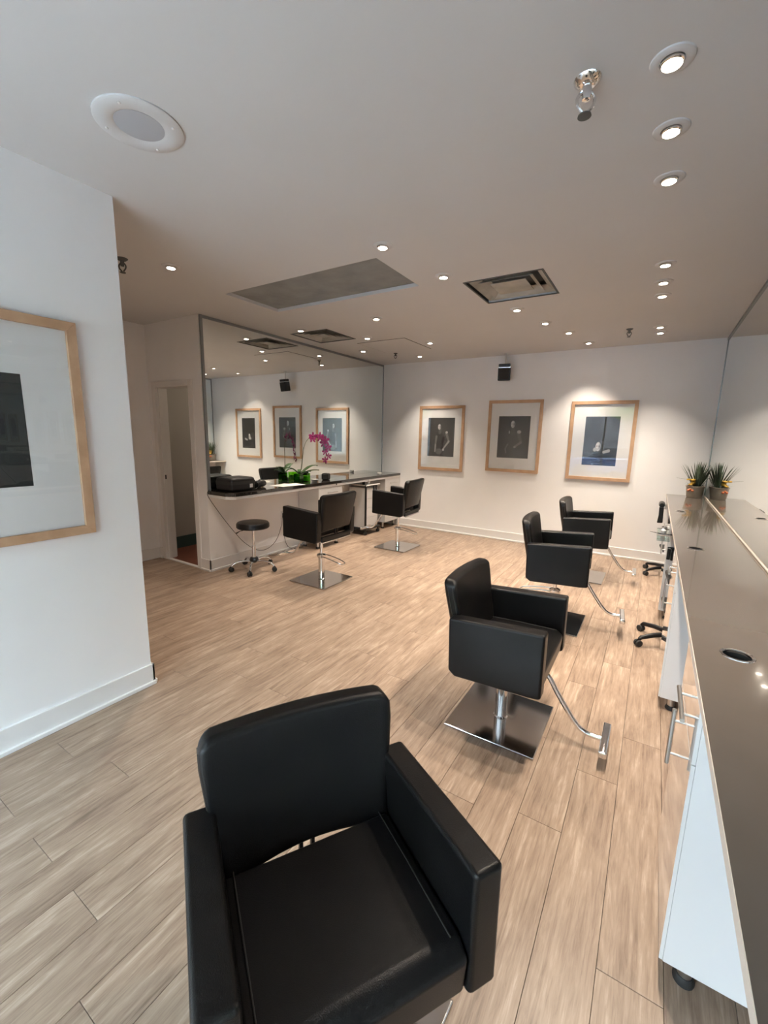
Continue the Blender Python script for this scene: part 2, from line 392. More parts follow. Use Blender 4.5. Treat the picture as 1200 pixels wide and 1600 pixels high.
DL = [(-.093, 1.785, 'nearest and largest downlight of the row along the right mirror', row),
 (-.088, 2.144, 'second downlight from the camera in the row along the right mirror', row),
 (-.087, 2.512, 'third downlight from the camera in the row along the right mirror', row),
 (-.087, 3.625, 'fourth downlight of the right row, first after the long gap', row),
 (-.094, 4.007, 'fifth downlight of the right row, middle of its far trio', row),
 (-.099, 4.356, 'sixth downlight of the right row, last of its far trio', row),
 (-.107, 5.494, 'seventh downlight of the right row, beside the small far sprinkler', row),
 (-.105, 5.776, 'farthest downlight of the right row, closest to the far wall', row),
 (-1.596, 2.463, 'downlight just in front of the near right corner of the grey ceiling panel', oth),
 (-1.476, 3.115, 'downlight between the grey ceiling panel and the open square vent', oth),
 (-3.118, 1.998, 'downlight alone over the hall, left of the grey ceiling panel', oth),
 (-1.231, 4.202, 'downlight just beyond the large dusty square vent', oth),
 (-1.108, 4.802, 'downlight second beyond the large dusty square vent', oth),
 (-.968, 5.337, 'bright downlight third beyond the dusty vent, left of the far sprinkler', oth),
 (-.846, 5.99, 'downlight close to the far wall above the rightmost framed picture', oth),
 (-2.558, 3.854, 'downlight beyond the grey ceiling panel, right of the louvred vent', oth),
 (-2.58, 5.129, 'downlight inside the far right part of the ceiling access hatch', oth),
 (-3.126, 5.896, 'downlight close to the far wall above the leftmost of three framed pictures', oth),
 (-3.143, 4.544, 'downlight just off the far right corner of the louvred vent', oth),
 (-3.667, 5.202, 'downlight close to the left mirror, beyond the louvred vent', oth),
 (-3.609, 3.872, 'downlight touching the near edge of the louvred vent by the left mirror', oth)]
proto = make_downlight()
for i, (x, y, lb, g) in enumerate(DL):
    o = proto if i == 0 else copy_tree(proto)
    o.location = (x, y, H); o['label'] = lb; o['group'] = g
    for ch in o.children:
        if ch.name.startswith('lamp_light') and i: ch.data = proto.children[3].data if proto.children[3].type == 'LIGHT' else ch.data

# ceiling speaker
t = thing('ceiling_speaker', 'round white flush ceiling speaker with grey grille and four screws', 'speaker', (-1.845, 1.088, H))
MB().lathe([(.088, -.004), (.10, -.010), (.150, -.010), (.158, -.005), (.158, 0)], 48).build('bezel', CEIL, t, smooth=True)
MB().lathe([(0, -.006), (.088, -.005), (.088, 0)], 40).build('grille', GRILL, t, smooth=True)
for k in range(4):
    a = k*PI/2+.55; MB().sphere((.13*math.cos(a), .13*math.sin(a), -.011), .006, sz=.6).build('screw', TRIM, t, smooth=True)
# square diffusers
def ring(mb, cx, cy, ho, hi, zo, zi, th=.003):
    for s in range(4):
        M = Matrix.Translation((cx, cy, 0)) @ Matrix.Rotation(s*PI/2, 4, 'Z')
        a = [Vector(q) for q in ((-ho, -ho, zo), (ho, -ho, zo), (hi, -hi, zi), (-hi, -hi, zi))]
        b = [q+Vector((0, 0, th)) for q in a]
        t = bmesh.new(); A = [t.verts.new(q) for q in a]; B = [t.verts.new(q) for q in b]
        t.faces.new(A); t.faces.new(B[::-1])
        for i in range(4): t.faces.new([A[i], B[i], B[(i+1) % 4], A[(i+1) % 4]])
        mb.add(t, M)
def vent(key, label, rings, mats, centre):
    h_ = holes[key]; cx, cy = (h_[0]+h_[1])/2, (h_[2]+h_[3])/2; hw = (h_[1]-h_[0])/2
    t = thing('ceiling_vent', label, 'vent', (cx, cy, H))
    m = MB(); ring(m, 0, 0, hw+.002, hw-.012, -.004, -.004, .006); m.build('border', mats[2], t)
    m = MB(); m.box(-hw, hw, -hw, hw, .085, .095)
    for s in range(4):
        m.box(-hw, hw, -hw, -hw+.004, 0, .09, M=Matrix.Rotation(s*PI/2, 4, 'Z'))
    m.build('duct_box', VENTD, t)
    for i, (ho, hi, zo, zi) in enumerate(rings):
        m = MB(); ring(m, 0, 0, ho, hi, zo, zi); m.build('louvre', mats[i % 2], t)
    MB().box(-centre[0], centre[0], -centre[0], centre[0], centre[1], centre[1]+.004).build('centre_plate', mats[0], t)
    return t
vent('vent1', 'large open square ceiling vent with dusty stepped metal cones, right of the grey panel',
     [(.275, .215, .012, .055), (.205, .150, .004, .045)], (VENTM, VENTM, VENTD), (.135, .006))
vent('vent2', 'square louvred ceiling vent with nested dark slats, close to the left mirror',
     [(.262, .225, .002, .03), (.215, .178, .002, .03), (.168, .130, .002, .03), (.120, .085, .002, .03)], (VENTM, VENTM, VENTD), (.07, .004))
# access hatch
t = thing('access_hatch', 'flush white ceiling access hatch with a thin dark outline near the left mirror', 'hatch', (-3.095, 5.125, H))
MB().box(-.355, .355, -.37, .37, -.002, 0).build('gap_frame', DARK, t)
MB().box(-.347, .347, -.362, .362, -.004, -.001).build('panel', CEIL, t)
# the downlight of the hatch hangs below its panel
# sprinklers
def sprinkler(x, y, label, m, sc=1):
    t = thing('sprinkler', label, 'sprinkler', (x, y, H), .5, 'fire sprinklers on the ceiling'); t.scale = (sc, sc, sc)
    MB().lathe([(0, -.016), (.018, -.016), (.026, -.012), (.036, -.004), (.038, 0)], 28).build('escutcheon', m, t, smooth=True)
    MB().lathe([(0, -.052), (.011, -.050), (.013, -.035), (.013, -.014)], 16).build('nozzle', m, t, smooth=True)
    for s in (-1, 1):
        MB().tube(arc_pts([(s*.012, 0, -.030), (s*.024, 0, -.045), (s*.022, 0, -.064), (s*.006, 0, -.082)], 5), .0048, 8).build('frame_arm', m, t, smooth=True)
    MB().lathe([(0, -.086), (.018, -.088), (.019, -.092), (0, -.093)], 20).build('deflector', VENTD, t, smooth=True)
sprinkler(-.329, 1.736, 'large chrome sprinkler head left of the nearest downlights', CHROME, 1.15)
sprinkler(-3.29, 1.745, 'dark sprinkler head half hidden by the edge of the picture wall', VENTD)
sprinkler(-.384, 5.473, 'small dark sprinkler head near the far wall beside the right row of lights', VENTD, .9)
sprinkler(-3.35, 5.566, 'small dark sprinkler head by the far left corner under the access hatch', VENTD, .8)

# ---------------------------------------------------------------- wall loudspeaker on drop rod
t = thing('wall_speaker', 'small black loudspeaker hanging from a ceiling rod before the far wall', 'speaker', (-1.93, 6.22, H))
MB().lathe([(0, -.008), (.03, -.006), (.032, 0)], 20).build('flange', BRUSH, t, smooth=True)
MB().tube([(0, 0, -.004), (0, 0, -.17)], .011, 12).build('rod', BRUSH, t, smooth=True)
MM = Matrix.Translation((0, -.02, -.26)) @ Matrix.Rotation(.18, 4, 'Z') @ Matrix.Rotation(.16, 4, 'X')
MB().prism([(-.088, -.055), (.088, -.055), (.07, .075), (-.07, .075)], -.115, .06, .012, 2, MM, axis='z').build('cabinet', BLACKP, t, smooth=True, wn=True)
MB().prism([(-.082, -.05), (.082, -.05), (.066, .07), (-.066, .07)], .068, .112, .01, 2, MM, axis='z').build('top_cap', BLACKP, t, smooth=True, wn=True)
MB().box(-.084, .084, -.056, .06, .058, .068, M=MM).build('silver_line', BRUSH, t)
MB().box(-.072, .072, -.062, -.052, -.10, .05, .003, 1, M=MM).build('grille', DARK, t)

# ---------------------------------------------------------------- framed photographs
def canvas(w=184, h=248, base=.035):
    yy, xx = np.mgrid[0:h, 0:w]; return np.full((h, w), base, float), xx/w, 1-yy/h   # y up, 0..1
def blob(im, X, Y, cx, cy, rx, ry, v, ang=0, soft=.25):
    c, s = math.cos(ang), math.sin(ang); dx, dy = (X-cx), (Y-cy)*1.35
    u = (dx*c+dy*s)/rx; q = (-dx*s+dy*c)/(ry*1.35); d = np.sqrt(u*u+q*q)
    a = np.clip((1-d)/soft, 0, 1); im[:] = im*(1-a)+v*a
def limb(im, X, Y, x0, y0, x1, y1, r0, r1, v, soft=.3):
    dx, dy = x1-x0, (y1-y0)*1.35; L2 = dx*dx+dy*dy
    t = np.clip(((X-x0)*dx+(Y-y0)*1.35*dy)/L2, 0, 1); px = x0+t*dx; py = y0*1.35+t*dy
    d = np.hypot(X-px, Y*1.35-py)/(r0+(r1-r0)*t); a = np.clip((1-d)/soft, 0, 1); im[:] = im*(1-a)+v*a
def face(im, X, Y, cx, cy, r, v):
    blob(im, X, Y, cx, cy+.012, r*1.25, r*1.25, .015); blob(im, X, Y, cx, cy, r*.85, r*1.05, v*1.25)
    blob(im, X, Y, cx+r*.45, cy, r*.45, r*.9, v*.35, soft=.8)
    for s in (-.35, .3): blob(im, X, Y, cx+s*r, cy+r*.1, r*.2, r*.09, .03)
    blob(im, X, Y, cx-.02*r, cy-r*.5, r*.25, r*.07, .05)
def print_a():
    im, X, Y = canvas(base=.045)
    blob(im, X, Y, .47, .40, .17, .30, .022); limb(im, X, Y, .46, .70, .45, .62, .05, .06, .10)
    limb(im, X, Y, .33, .52, .30, .30, .045, .035, .17); limb(im, X, Y, .30, .30, .29, .13, .035, .03, .33)
    limb(im, X, Y, .70, .60, .80, .40, .05, .042, .16); limb(im, X, Y, .80, .40, .60, .20, .04, .03, .34)
    blob(im, X, Y, .71, .63, .05, .035, .5); blob(im, X, Y, .44, .13, .14, .09, .13); blob(im, X, Y, .60, .18, .045, .035, .5)
    face(im, X, Y, .43, .77, .075, .5); return im
def print_b():
    im, X, Y = canvas(base=.050)
    blob(im, X, Y, .50, .35, .19, .34, .06); limb(im, X, Y, .47, .72, .47, .60, .06, .09, .08)
    limb(im, X, Y, .66, .60, .74, .38, .07, .05, .12); limb(im, X, Y, .74, .38, .55, .27, .045, .035, .22)
    blob(im, X, Y, .67, .63, .075, .045, .5); blob(im, X, Y, .36, .62, .025, .045, .4)
    limb(im, X, Y, .33, .33, .26, .22, .03, .025, .15); limb(im, X, Y, .26, .22, .29, .12, .022, .02, .2)
    blob(im, X, Y, .56, .27, .05, .03, .35); face(im, X, Y, .46, .81, .09, .55); return im
def print_c():
    im, X, Y = canvas(base=.035)
    blob(im, X, Y, .5, .22, .42, .16, .022); blob(im, X, Y, .45, .36, .2, .12, .05)
    limb(im, X, Y, .62, .28, .76, .31, .045, .05, .4); blob(im, X, Y, .5, .47, .1, .05, .09)
    face(im, X, Y, .44, .39, .10, .6); blob(im, X, Y, .36, .33, .07, .045, .5, .6); return im
def print_d():
    im, X, Y = canvas(base=.022)
    blob(im, X, Y, .35, .5, .25, .4, .03); im[:, int(.80*im.shape[1]):int(.81*im.shape[1])] = .008; return im
def img_mat(name, im, tint=(1, 1, 1)):
    h, w_ = im.shape; a = np.ones((h, w_, 4), np.float32)
    rs = np.random.RandomState(3); im = np.clip(im+rs.normal(0, .004, im.shape), 0, 1)
    s = np.where(im <= .0031308, im*12.92, 1.055*np.power(np.maximum(im, 1e-5), 1/2.4)-.055)
    for k in range(3): a[..., k] = s*tint[k]
    ig = bpy.data.images.new(name, w_, h); ig.pixels.foreach_set(a[::-1].ravel()); ig.pack()
    m = mat(name, (0, 0, 0), .5); n, l, b = nodes(m); t = n.new('ShaderNodeTexImage'); t.image = ig; l.new(t.outputs[0], b.inputs['Base Color']); return m
def picture(label, loc, rz, W, Hh, pw, ph, dz, m, dx=0, grp=None):
    t = thing('framed_picture', label, 'picture', loc, rz, grp); fw_ = .043; d = .028
    mb = MB(); x, z = W/2, Hh/2
    for (A, B, Cc, Dd) in (((-x, -z), (x, -z), (x-fw_, -z+fw_), (-x+fw_, -z+fw_)), ((x, -z), (x, z), (x-fw_, z-fw_), (x-fw_, -z+fw_)),
                         ((x, z), (-x, z), (-x+fw_, z-fw_), (x-fw_, z-fw_)), ((-x, z), (-x, -z), (-x+fw_, -z+fw_), (-x+fw_, z-fw_))):
        mb.prism([A, B, Cc, Dd], -d, -.001, .0012, 1)
    mb.build('frame', OAK, t)
    MB().box(-x+.01, x-.01, -.010, -.004, -z+.01, z-.01).build('mat_board', PAPERW, t)
    p_ = MB(); q = [(dx-pw/2, -.0108, dz-ph/2), (dx+pw/2, -.0108, dz-ph/2), (dx+pw/2, -.0108, dz+ph/2), (dx-pw/2, -.0108, dz+ph/2)]
    p_.quad(q); o = p_.build('photograph', m, t)
    uv = o.data.uv_layers.new(name='uv')
    for li, c in zip(o.data.polygons[0].loop_indices, ((0, 0), (1, 0), (1, 1), (0, 1))): uv.data[li].uv = c
    MB().box(-x+.03, x-.03, -.016, -.014, -z+.03, z-.03).build('glass', GLASS, t)
PAPERW = mat('mat_board', (.86, .87, .87), .7)
g = 'framed portraits on the far wall'
picture('leftmost oak-framed photograph on the far wall, figure in dark sleeveless top looking aside', (-2.953, D, 1.515), 0, .78, 1.025, .462, .612, .02, img_mat('portrait_print', print_a()), 0, g)
picture('middle oak-framed photograph on the far wall, short-haired figure with one hand at the waist', (-1.793, D, 1.568), 0, .78, 1.040, .458, .605, -.01, img_mat('portrait_print_two', print_b()), 0, g)
picture('rightmost oak-framed photograph on the far wall, its glass reflecting the street', (-.640, D, 1.530), 0, .785, 1.040, .408, .640, 0, img_mat('portrait_print_three', print_c()), .003, g)
picture('oak-framed picture with a dark print on the near left wall, cut by the photo edge', (XA, .61, 1.533), PI/2, .90, 1.045, .62, .51, 0, img_mat('dark_print', print_d(), (.75, .95, 1)), -.10)

# ---------------------------------------------------------------- styling chairs
HW = .311
def make_chair():
    t = thing('styling_chair', '', 'chair', group='black styling chairs')
    up = []
    def part(mb, name, m, smooth=True, wn=False, parent=None, moves=True):
        o = mb.build(name, m, parent or t, smooth, wn)
        if moves and parent is None: o['upper'] = 1
        return o
    arm = [(-.213, .712), (.252, .742), (.255, .425), (.20, .418), (-.17, .403), (-.205, .43)]
    for s in (-1, 1):
        y0, y1 = (.234, HW) if s > 0 else (-HW, -.234)
        o = part(MB().prism(arm, y0, y1, .013, 3), 'armrest', LEATHER, wn=True)
        sy = s*(HW-.001)
        part(MB().tube(arc_pts([(-.203, sy-.012*s, .705), (.0, sy-.010*s, .7225), (.244, sy-.012*s, .7385)], 3), .0022, 6), 'seam', STITCH, parent=o)
    # seat cushion: crowned block with a softly rolled front
    b_ = MB(); t_ = bmesh.new()
    bb = MB().prism([(-.148, .45), (-.148, .545), (.215, .558), (.252, .53), (.243, .43), (.18, .415), (-.10, .415)], -.232, .232, .012, 3)
    for v in bb.bm.verts:
        if v.co.z > .5: v.co.z += .008*(1-(v.co.y/.232)**2)*max(0, 1-((v.co.x-.03)/.22)**2)
    o = part(bb, 'seat', LEATHER, wn=True)
    for s in (-1, 1): part(MB().tube([(-.155, s*.205, .5485), (.02, s*.205, .5575), (.215, s*.205, .560)], .0018, 6), 'seam', STITCH, parent=o)
    # low rear panel between the arms
    part(MB().box(-.212, -.184, -.236, .236, .406, .462, .010, 2), 'rear_panel', LEATHER, wn=True)
    # backrest
    bk = MB().box(-.034, .034, -.268, .268, 0, .375, .020, 3)
    for k in range(1, 16):
        bmesh.ops.bisect_plane(bk.bm, geom=bk.bm.verts[:]+bk.bm.edges[:]+bk.bm.faces[:], plane_co=(0, -.268+k*.0335, 0), plane_no=(0, 1, 0))
    for k in range(1, 5):
        bmesh.ops.bisect_plane(bk.bm, geom=bk.bm.verts[:]+bk.bm.edges[:]+bk.bm.faces[:], plane_co=(0, 0, k*.075), plane_no=(0, 0, 1))
    for v in bk.bm.verts:
        x, y, z = v.co; f = z/.375; yn = y/.268
        y *= .868+.132*min(1, f*1.25)
        if f > .85 and abs(yn) > .86: z -= .028*((abs(yn)-.86)/.14)**2*((f-.85)/.15); 
        if f < .2: z += .006-.018*(yn*yn)
        x += -.184-.26*z*.72 + .028*yn*yn - .010*math.sin(f*PI)*(1-yn*yn) - .012
        z += .515
        v.co = (x, y, z)
    o = part(bk, 'backrest', LEATHER, wn=True)
    for dxx in (-.013, .013):
        pts = []
        for q in np.linspace(0, 1, 9): 
            z = .03+q*.31; f = z/.375; y = .268*(.868+.132*min(1, f*1.25))-.001; pts.append((-.184-.26*z*.72+.028-.012+dxx, y, z+.515))
        for s in (-1, 1): part(MB().tube([(a, s*b2, c) for a, b2, c in pts], .0022, 6), 'piping', STITCH, parent=o)
    br = MB(); br.box(-.205, -.190, -.022, -.012, .43, .62); br.box(-.205, -.190, .012, .022, .43, .62)
    part(br, 'back_bracket', BLACKP)
    # underframe, moving with the seat
    uf = MB(); uf.box(-.12, .12, -.10, .10, .398, .41, .002, 1); uf.box(-.20, .22, -.012, .012, .388, .40, .002, 1)
    uf.box(-.215, -.205, -.23, .23, .395, .408, .002, 1)
    part(uf, 'seat_bracket', BRUSH)
    part(MB().tube([(0, 0, .17), (0, 0, .400)], .0165, 16), 'piston', CHROME)
    fr = part(MB().tube(arc_pts([(.16, 0, .405), (.225, 0, .395), (.29, 0, .30), (.375, 0, .185), (.43, 0, .145), (.51, 0, .14)], 7), .0125, 12), 'footrest_tube', CHROME)
    part(MB().box(.502, .540, -.130, .130, .123, .158, .008, 3), 'footrest_bar', CHROME, wn=True)
    # fixed base
    part(MB().box(-.238, .238, -.245, .245, .0, .013, .005, 3), 'base_plate', PLATE, wn=True, moves=False)
    part(MB().lathe([(.0, .255), (.034, .255), (.034, .02), (.040, .0135), (.0, .013)], 28), 'post', CHROME, moves=False)
    part(MB().lathe([(.0165, .292), (.034, .290), (.048, .281), (.050, .262), (.046, .250), (.034, .248)], 28), 'pump_collar', CHROME, moves=False)
    lv = arc_pts([(-.03, -.045, .272), (-.14, -.045, .262), (-.27, -.04, .235), (-.295, 0, .222), (-.27, .04, .235), (-.14, .045, .262), (-.03, .045, .272)], 6)
    part(MB().tube(lv, .0055, 8), 'pump_lever', BRUSH, moves=False)
    return t
ch0 = make_chair()
chairs = [  # x, y, turn of the seat, lift, base turn, lever turn, label
 (-.553, .669, -.545, -.097, -.05, 'large black leather styling chair in the foreground, seen from its open front'),
 (-.575, 2.200, .0, -.060, 0, 'black styling chair second along the right worktop, chrome footrest and polished base plate in view'),
 (-.602, 3.745, .079, .008, 0, 'black styling chair third along the right worktop, between two others'),
 (-.575, 5.24, .026, -.010, 0, 'black styling chair farthest along the right side, before the far wall'),
 (-2.905, 3.391, 3.143, .077, PI, 'black styling chair at the left counter beside the round stool, its back turned'),
 (-2.945, 5.075, 3.227, .082, PI, 'black styling chair at the far end of the left counter, beside the rolling cart')]
for i, (x, y, rz, dz, b, lb) in enumerate(chairs):
    o = ch0 if i == 0 else copy_tree(ch0)
    o.location = (x, y, 0); o['label'] = lb
    for ch in o.children:
        if 'upper' in ch: ch.rotation_euler = (0, 0, rz); ch.location = (0, 0, dz)
        else: ch.rotation_euler = (0, 0, b)
def strip(o):
    if 'upper' in o: del o['upper']
for o in list(C.objects): strip(o)

# ---------------------------------------------------------------- right worktop and cabinets
GR = [(.285, 1.631), (.275, 3.208), (.262, 4.87)]
wt = thing('worktop', 'long glossy brown-grey worktop along the right mirror with chrome cable holes', 'worktop', (XC, YB+.3, .874))
bm = bmesh.new(); n = 28; x1, y0, y1 = XR-.001-XC, 0, D-YB-.302
def hole_slab(m_, holes_, x0, x1, y0, y1, z0, z1, r):
    # slab split in strips around round holes so that the holes are open
    ysp = [y0]
    for hx, hy in holes_: ysp += [hy-r*1.6, hy+r*1.6]
    ysp.append(y1)
    for k in range(0, len(ysp)-1, 2): m_.box(x0, x1, ysp[k], ysp[k+1], z0, z1)
    for hx, hy in holes_:
        ya, yb = hy-r*1.6, hy+r*1.6; N = 40; t = bmesh.new(); In = []; Out = []
        for i in range(N):
            a = 2*PI*i/N+PI/4; c, s = math.cos(a), math.sin(a)
            In.append((hx+r*c, hy+r*s))
            tx = ((x1 if c > 0 else x0)-hx)/c if abs(c) > 1e-9 else 1e9; ty = ((yb if s > 0 else ya)-hy)/s if abs(s) > 1e-9 else 1e9
            q = min(tx, ty); Out.append((hx+q*c, hy+q*s))
        for i in range(N):
            j = (i+1) % N; P4 = [Out[i], Out[j], In[j], In[i]]
            for z, fl in ((z1, 0), (z0, 1)):
                f = [t.verts.new((*q, z)) for q in P4]; t.faces.new(f[::-1] if fl else f)
            t.faces.new([t.verts.new((*In[i], z0)), t.verts.new((*In[j], z0)), t.verts.new((*In[j], z1)), t.verts.new((*In[i], z1))])
            t.faces.new([t.verts.new((*Out[i], z0)), t.verts.new((*Out[j], z0)), t.verts.new((*Out[j], z1)), t.verts.new((*Out[i], z1))])
        for cxn in ((x0, ya), (x1, ya), (x0, yb), (x1, yb)):   # fill the corner gaps of the fan
            best = [min(range(N), key=lambda i: (Out[i][0]-cxn[0])**2+(Out[i][1]-cxn[1])**2)]
            i0 = best[0]; c1 = Out[(i0+1) % N]; c0 = Out[(i0-1) % N]
            for q in (c0, c1):
                tri = [Out[i0], q, cxn]
                ar = (tri[1][0]-tri[0][0])*(tri[2][1]-tri[0][1])-(tri[1][1]-tri[0][1])*(tri[2][0]-tri[0][0])
                if abs(ar) > 1e-7:
                    for z in (z0, z1): t.faces.new([t.verts.new((*p_, z)) for p_ in tri])
        bmesh.ops.remove_doubles(t, verts=t.verts[:], dist=1e-5); bmesh.ops.recalc_face_normals(t, faces=t.faces[:])
        me = bpy.data.meshes.new('x'); t.to_mesh(me); t.free(); m_.bm.from_mesh(me); bpy.data.meshes.remove(me)
m_ = MB(); hole_slab(m_, [(a-XC, b-(YB+.3)) for a, b in GR], .0015, x1, y0, y1, 0, HC-.874, .036)
bmesh.ops.remove_doubles(m_.bm, verts=m_.bm.verts[:], dist=1e-5)
m_.build('top', WORKTOP, wt)
MB().box(0, .0014, y0, y1, .0, HC-.874-.0005).build('edge_band', BAND, wt)
for (gx, gy) in GR:
    o = MB().lathe([(.0355, .018), (.0355, .025), (.038, .0275), (.044, .0265), (.045, .0242)], 36, Matrix.Translation((gx-XC, gy-(YB+.3), 0))).build('grommet', CHROME, wt, smooth=True)
for (gx, gy) in GR: MB().lathe([(.0357, .0195), (.0357, .001), (0, .001)], 28, Matrix.Translation((gx-XC, gy-(YB+.3), 0))).build('hole_shade', DARK, wt)  # dark disc and sleeve stand in for the shade down the hole

def bar_handle(mb, p0, p1, back, r=.006, post=.004):   # bar parallel to the front with two posts going back (vector)
    p0, p1, back = Vector(p0), Vector(p1), Vector(back)
    mb.tube([p0, p1], r, 14)
    for f in (.2, .8):
        q = p0.lerp(p1, f); mb.tube([q, q+back], post, 10)
def cabinet(name, label, loc, L, Dp, Hh, leg, side, handles, group):
    """local: front face at x=0 looking to -x*side ; depth to +x ; length along +y"""
    t = thing(name, label, 'cabinet', loc, 0, group); sg = side
    def X(a, b): return (min(a*sg, b*sg), max(a*sg, b*sg))
    x0, x1_ = X(.010, Dp)
    MB().box(x0, x1_, 0, L, leg, leg+Hh, .001, 1).build('body', WHITE, t)
    x0, x1_ = X(0, .0097); dh = Hh*.20
    d1 = MB().box(x0, x1_, .002, L-.002, leg+Hh-dh+.0015, leg+Hh-.002, .001, 1).build('drawer', GLOSSW, t)
    d2 = MB().box(x0, x1_, .002, L-.002, leg+.001, leg+Hh-dh-.0015, .001, 1).build('door', GLOSSW, t)
    hd = MB(); bar_handle(hd, (-.030*sg, handles[0][0], leg+handles[0][2]), (-.030*sg, handles[0][1], leg+handles[0][2]), (.03*sg, 0, 0)); hd.build('handle', BRUSH, d1, smooth=True)
    if len(handles) > 1:
        hd = MB(); bar_handle(hd, (-.030*sg, handles[1][0], leg+handles[1][1]), (-.030*sg, handles[1][0], leg+handles[1][2]), (.03*sg, 0, 0)); hd.build('handle', BRUSH, d2, smooth=True)
    for yy in (.05, L-.05):
        for xx in (.07, Dp-.06):
            lg = MB().lathe([(0, leg), (.019, leg), (.019, .022), (.019, .02)], 18, Matrix.Translation((xx*sg, yy, 0))).build('leg', BRUSH, t, smooth=True)
            MB().lathe([(0, 0), (.027, 0), (.028, .008), (.021, .024), (0, .024)], 18, Matrix.Translation((xx*sg, yy, 0))).build('foot_pad', RUBBER, lg, smooth=True)
    return t
gg = 'gloss white cabinets under the right worktop'
hs = [(.03, .22, .735), (.245, .455, .645)]
for y0_, lb in ((1.27, 'gloss white cabinet nearest the camera under the right worktop, with steel bar handles'),
               (2.785, 'gloss white cabinet under the middle of the right worktop, beside the second styling chair'),
               (4.32, 'gloss white cabinet farthest along the right worktop, with the black tool holder on its side')):
    cabinet('base_cabinet', lb, (XC, y0_, 0), .47, .355, .7935, .08, 1, hs, gg)
# black tool holder on the far cabinet's near side, appliances beyond
t = thing('tool_holder', 'small black two-slot tool holder fixed to the side of the farthest right cabinet', 'holder', (.205, 4.318, .60))
MB().box(-.028, -.004, -.03, 0, -.05, .05, .004, 1).build('slot', BLACKP, t); MB().box(.002, .026, -.03, 0, -.055, .05, .004, 1).build('slot', BLACKP, t)
MB().box(-.028, .026, -.006, 0, .045, .058, .002, 1).build('back_plate', BLACKP, t)
t = thing('accessory_tray', 'clear salon tray sticking out from the far part of the right worktop edge', 'tray', (XC, 4.10, .80))
m_ = MB(); m_.box(-.085, .0, -.14, .14, -.03, -.026); m_.box(-.088, -.085, -.14, .14, -.03, .02); m_.box(-.085, 0, -.143, -.14, -.03, .02); m_.box(-.085, 0, .14, .143, -.03, .02)
m_.build('bowl', ACRYL, t)
m_ = MB()
m_.tube([(-.09, -.145, .02), (0, -.145, .02)], .005, 8); m_.tube([(-.09, -.145, .02), (-.09, .145, .02)], .004, 8); m_.tube([(-.09, .145, .02), (0, .145, .02)], .004, 8)
m_.build('rim', CHROME, t, smooth=True)
tag(MB().lathe([(0, 0), (.018, 0), (.02, .05), (.008, .062), (.008, .075), (0, .076)], 16, Matrix.Translation((XC-.045, 4.15, .7745))).build('bottle', SPKW, smooth=True), 'little pale bottle standing in the clear tray by the right worktop', 'bottle')
sc_ = thing('scissors', 'pair of thin dark scissors lying across the rim of the clear tray', 'scissors', (XC-.05, 4.02, .815))
MB().tube([(-.09, .0, .012), (-.02, .0, .004), (.03, .0, .004)], [.001, .004, .003], 8).build('blade', BLACKP, sc_, smooth=True)
MB().tube(arc_pts([(.03, -.004, .004), (.045, -.018, .004), (.062, -.012, .004), (.058, .0, .004), (.03, .0, .004)], 4), .003, 8).build('finger_loop', BLACKP, sc_, smooth=True)
hdry = thing('hair_dryer', 'dark hair dryer hanging nose down at the far end of the right worktop edge', 'hair dryer', (XC-.045, 5.75, .84))
MB().lathe([(0, -.11), (.026, -.11), (.030, -.09), (.030, .04), (.026, .09), (.022, .10), (0, .10)], 20, Matrix.Rotation(PI/2, 4, 'X')).build('barrel', BLACKP, hdry, smooth=True)
MB().prism([(-.022, -.03), (.024, -.03), (.026, -.12), (.030, -.21), (-.026, -.215), (-.018, -.12)], -.022, .022, .008, 2).build('handle', BLACKP, hdry, smooth=True, wn=True)
MB().box(.030, .047, -.02, .02, -.05, .0, .004, 1).build('hook', CHROME, hdry)

# rolling trolleys under the right worktop (star bases poke out)
def trolley(x, y, rz, lb):
    t = thing('rolling_trolley', lb, 'trolley', (x, y, 0), rz, 'rolling trolleys under the right worktop')
    MB().lathe([(0, .07), (.035, .07), (.038, .10), (.022, .13), (.018, .5), (.018, .55), (0, .55)], 18).build('column', BLACKP, t, smooth=True)
    for k in range(5):
        a = PI+2*PI*k/5+.55; c, s = math.cos(a), math.sin(a)
        lg = MB().tube([(c*.02, s*.02, .095), (c*.16, s*.16, .088), (c*.255, s*.255, .070), (c*.272, s*.272, .055)], [.020, .0185, .016, .012], 10).build('leg', BLACKP, t, smooth=True)
        m_ = MB()
        for off in (-.014, .014):
            m_.lathe([(0, -.008), (.022, -.008), (.026, -.004), (.026, .004), (.022, .008), (0, .008)], 18, Matrix.Translation((c*.275, s*.275, .026)) @ Matrix.Rotation(a, 4, 'Z') @ Matrix.Translation((0, off, 0)) @ Matrix.Rotation(PI/2, 4, 'X'))
        m_.build('caster', RUBBER, lg, smooth=True)
    for z in (.30, .52): MB().box(-.10, .10, -.16, .16, z, z+.03, .008, 2).build('tray', BLACKP, t)
trolley(.275, 3.78, .05, 'black rolling trolley under the right worktop, two legs out between the middle and far cabinets')
trolley(.275, 5.86, .10, 'black rolling trolley with star legs at the far end under the right worktop')

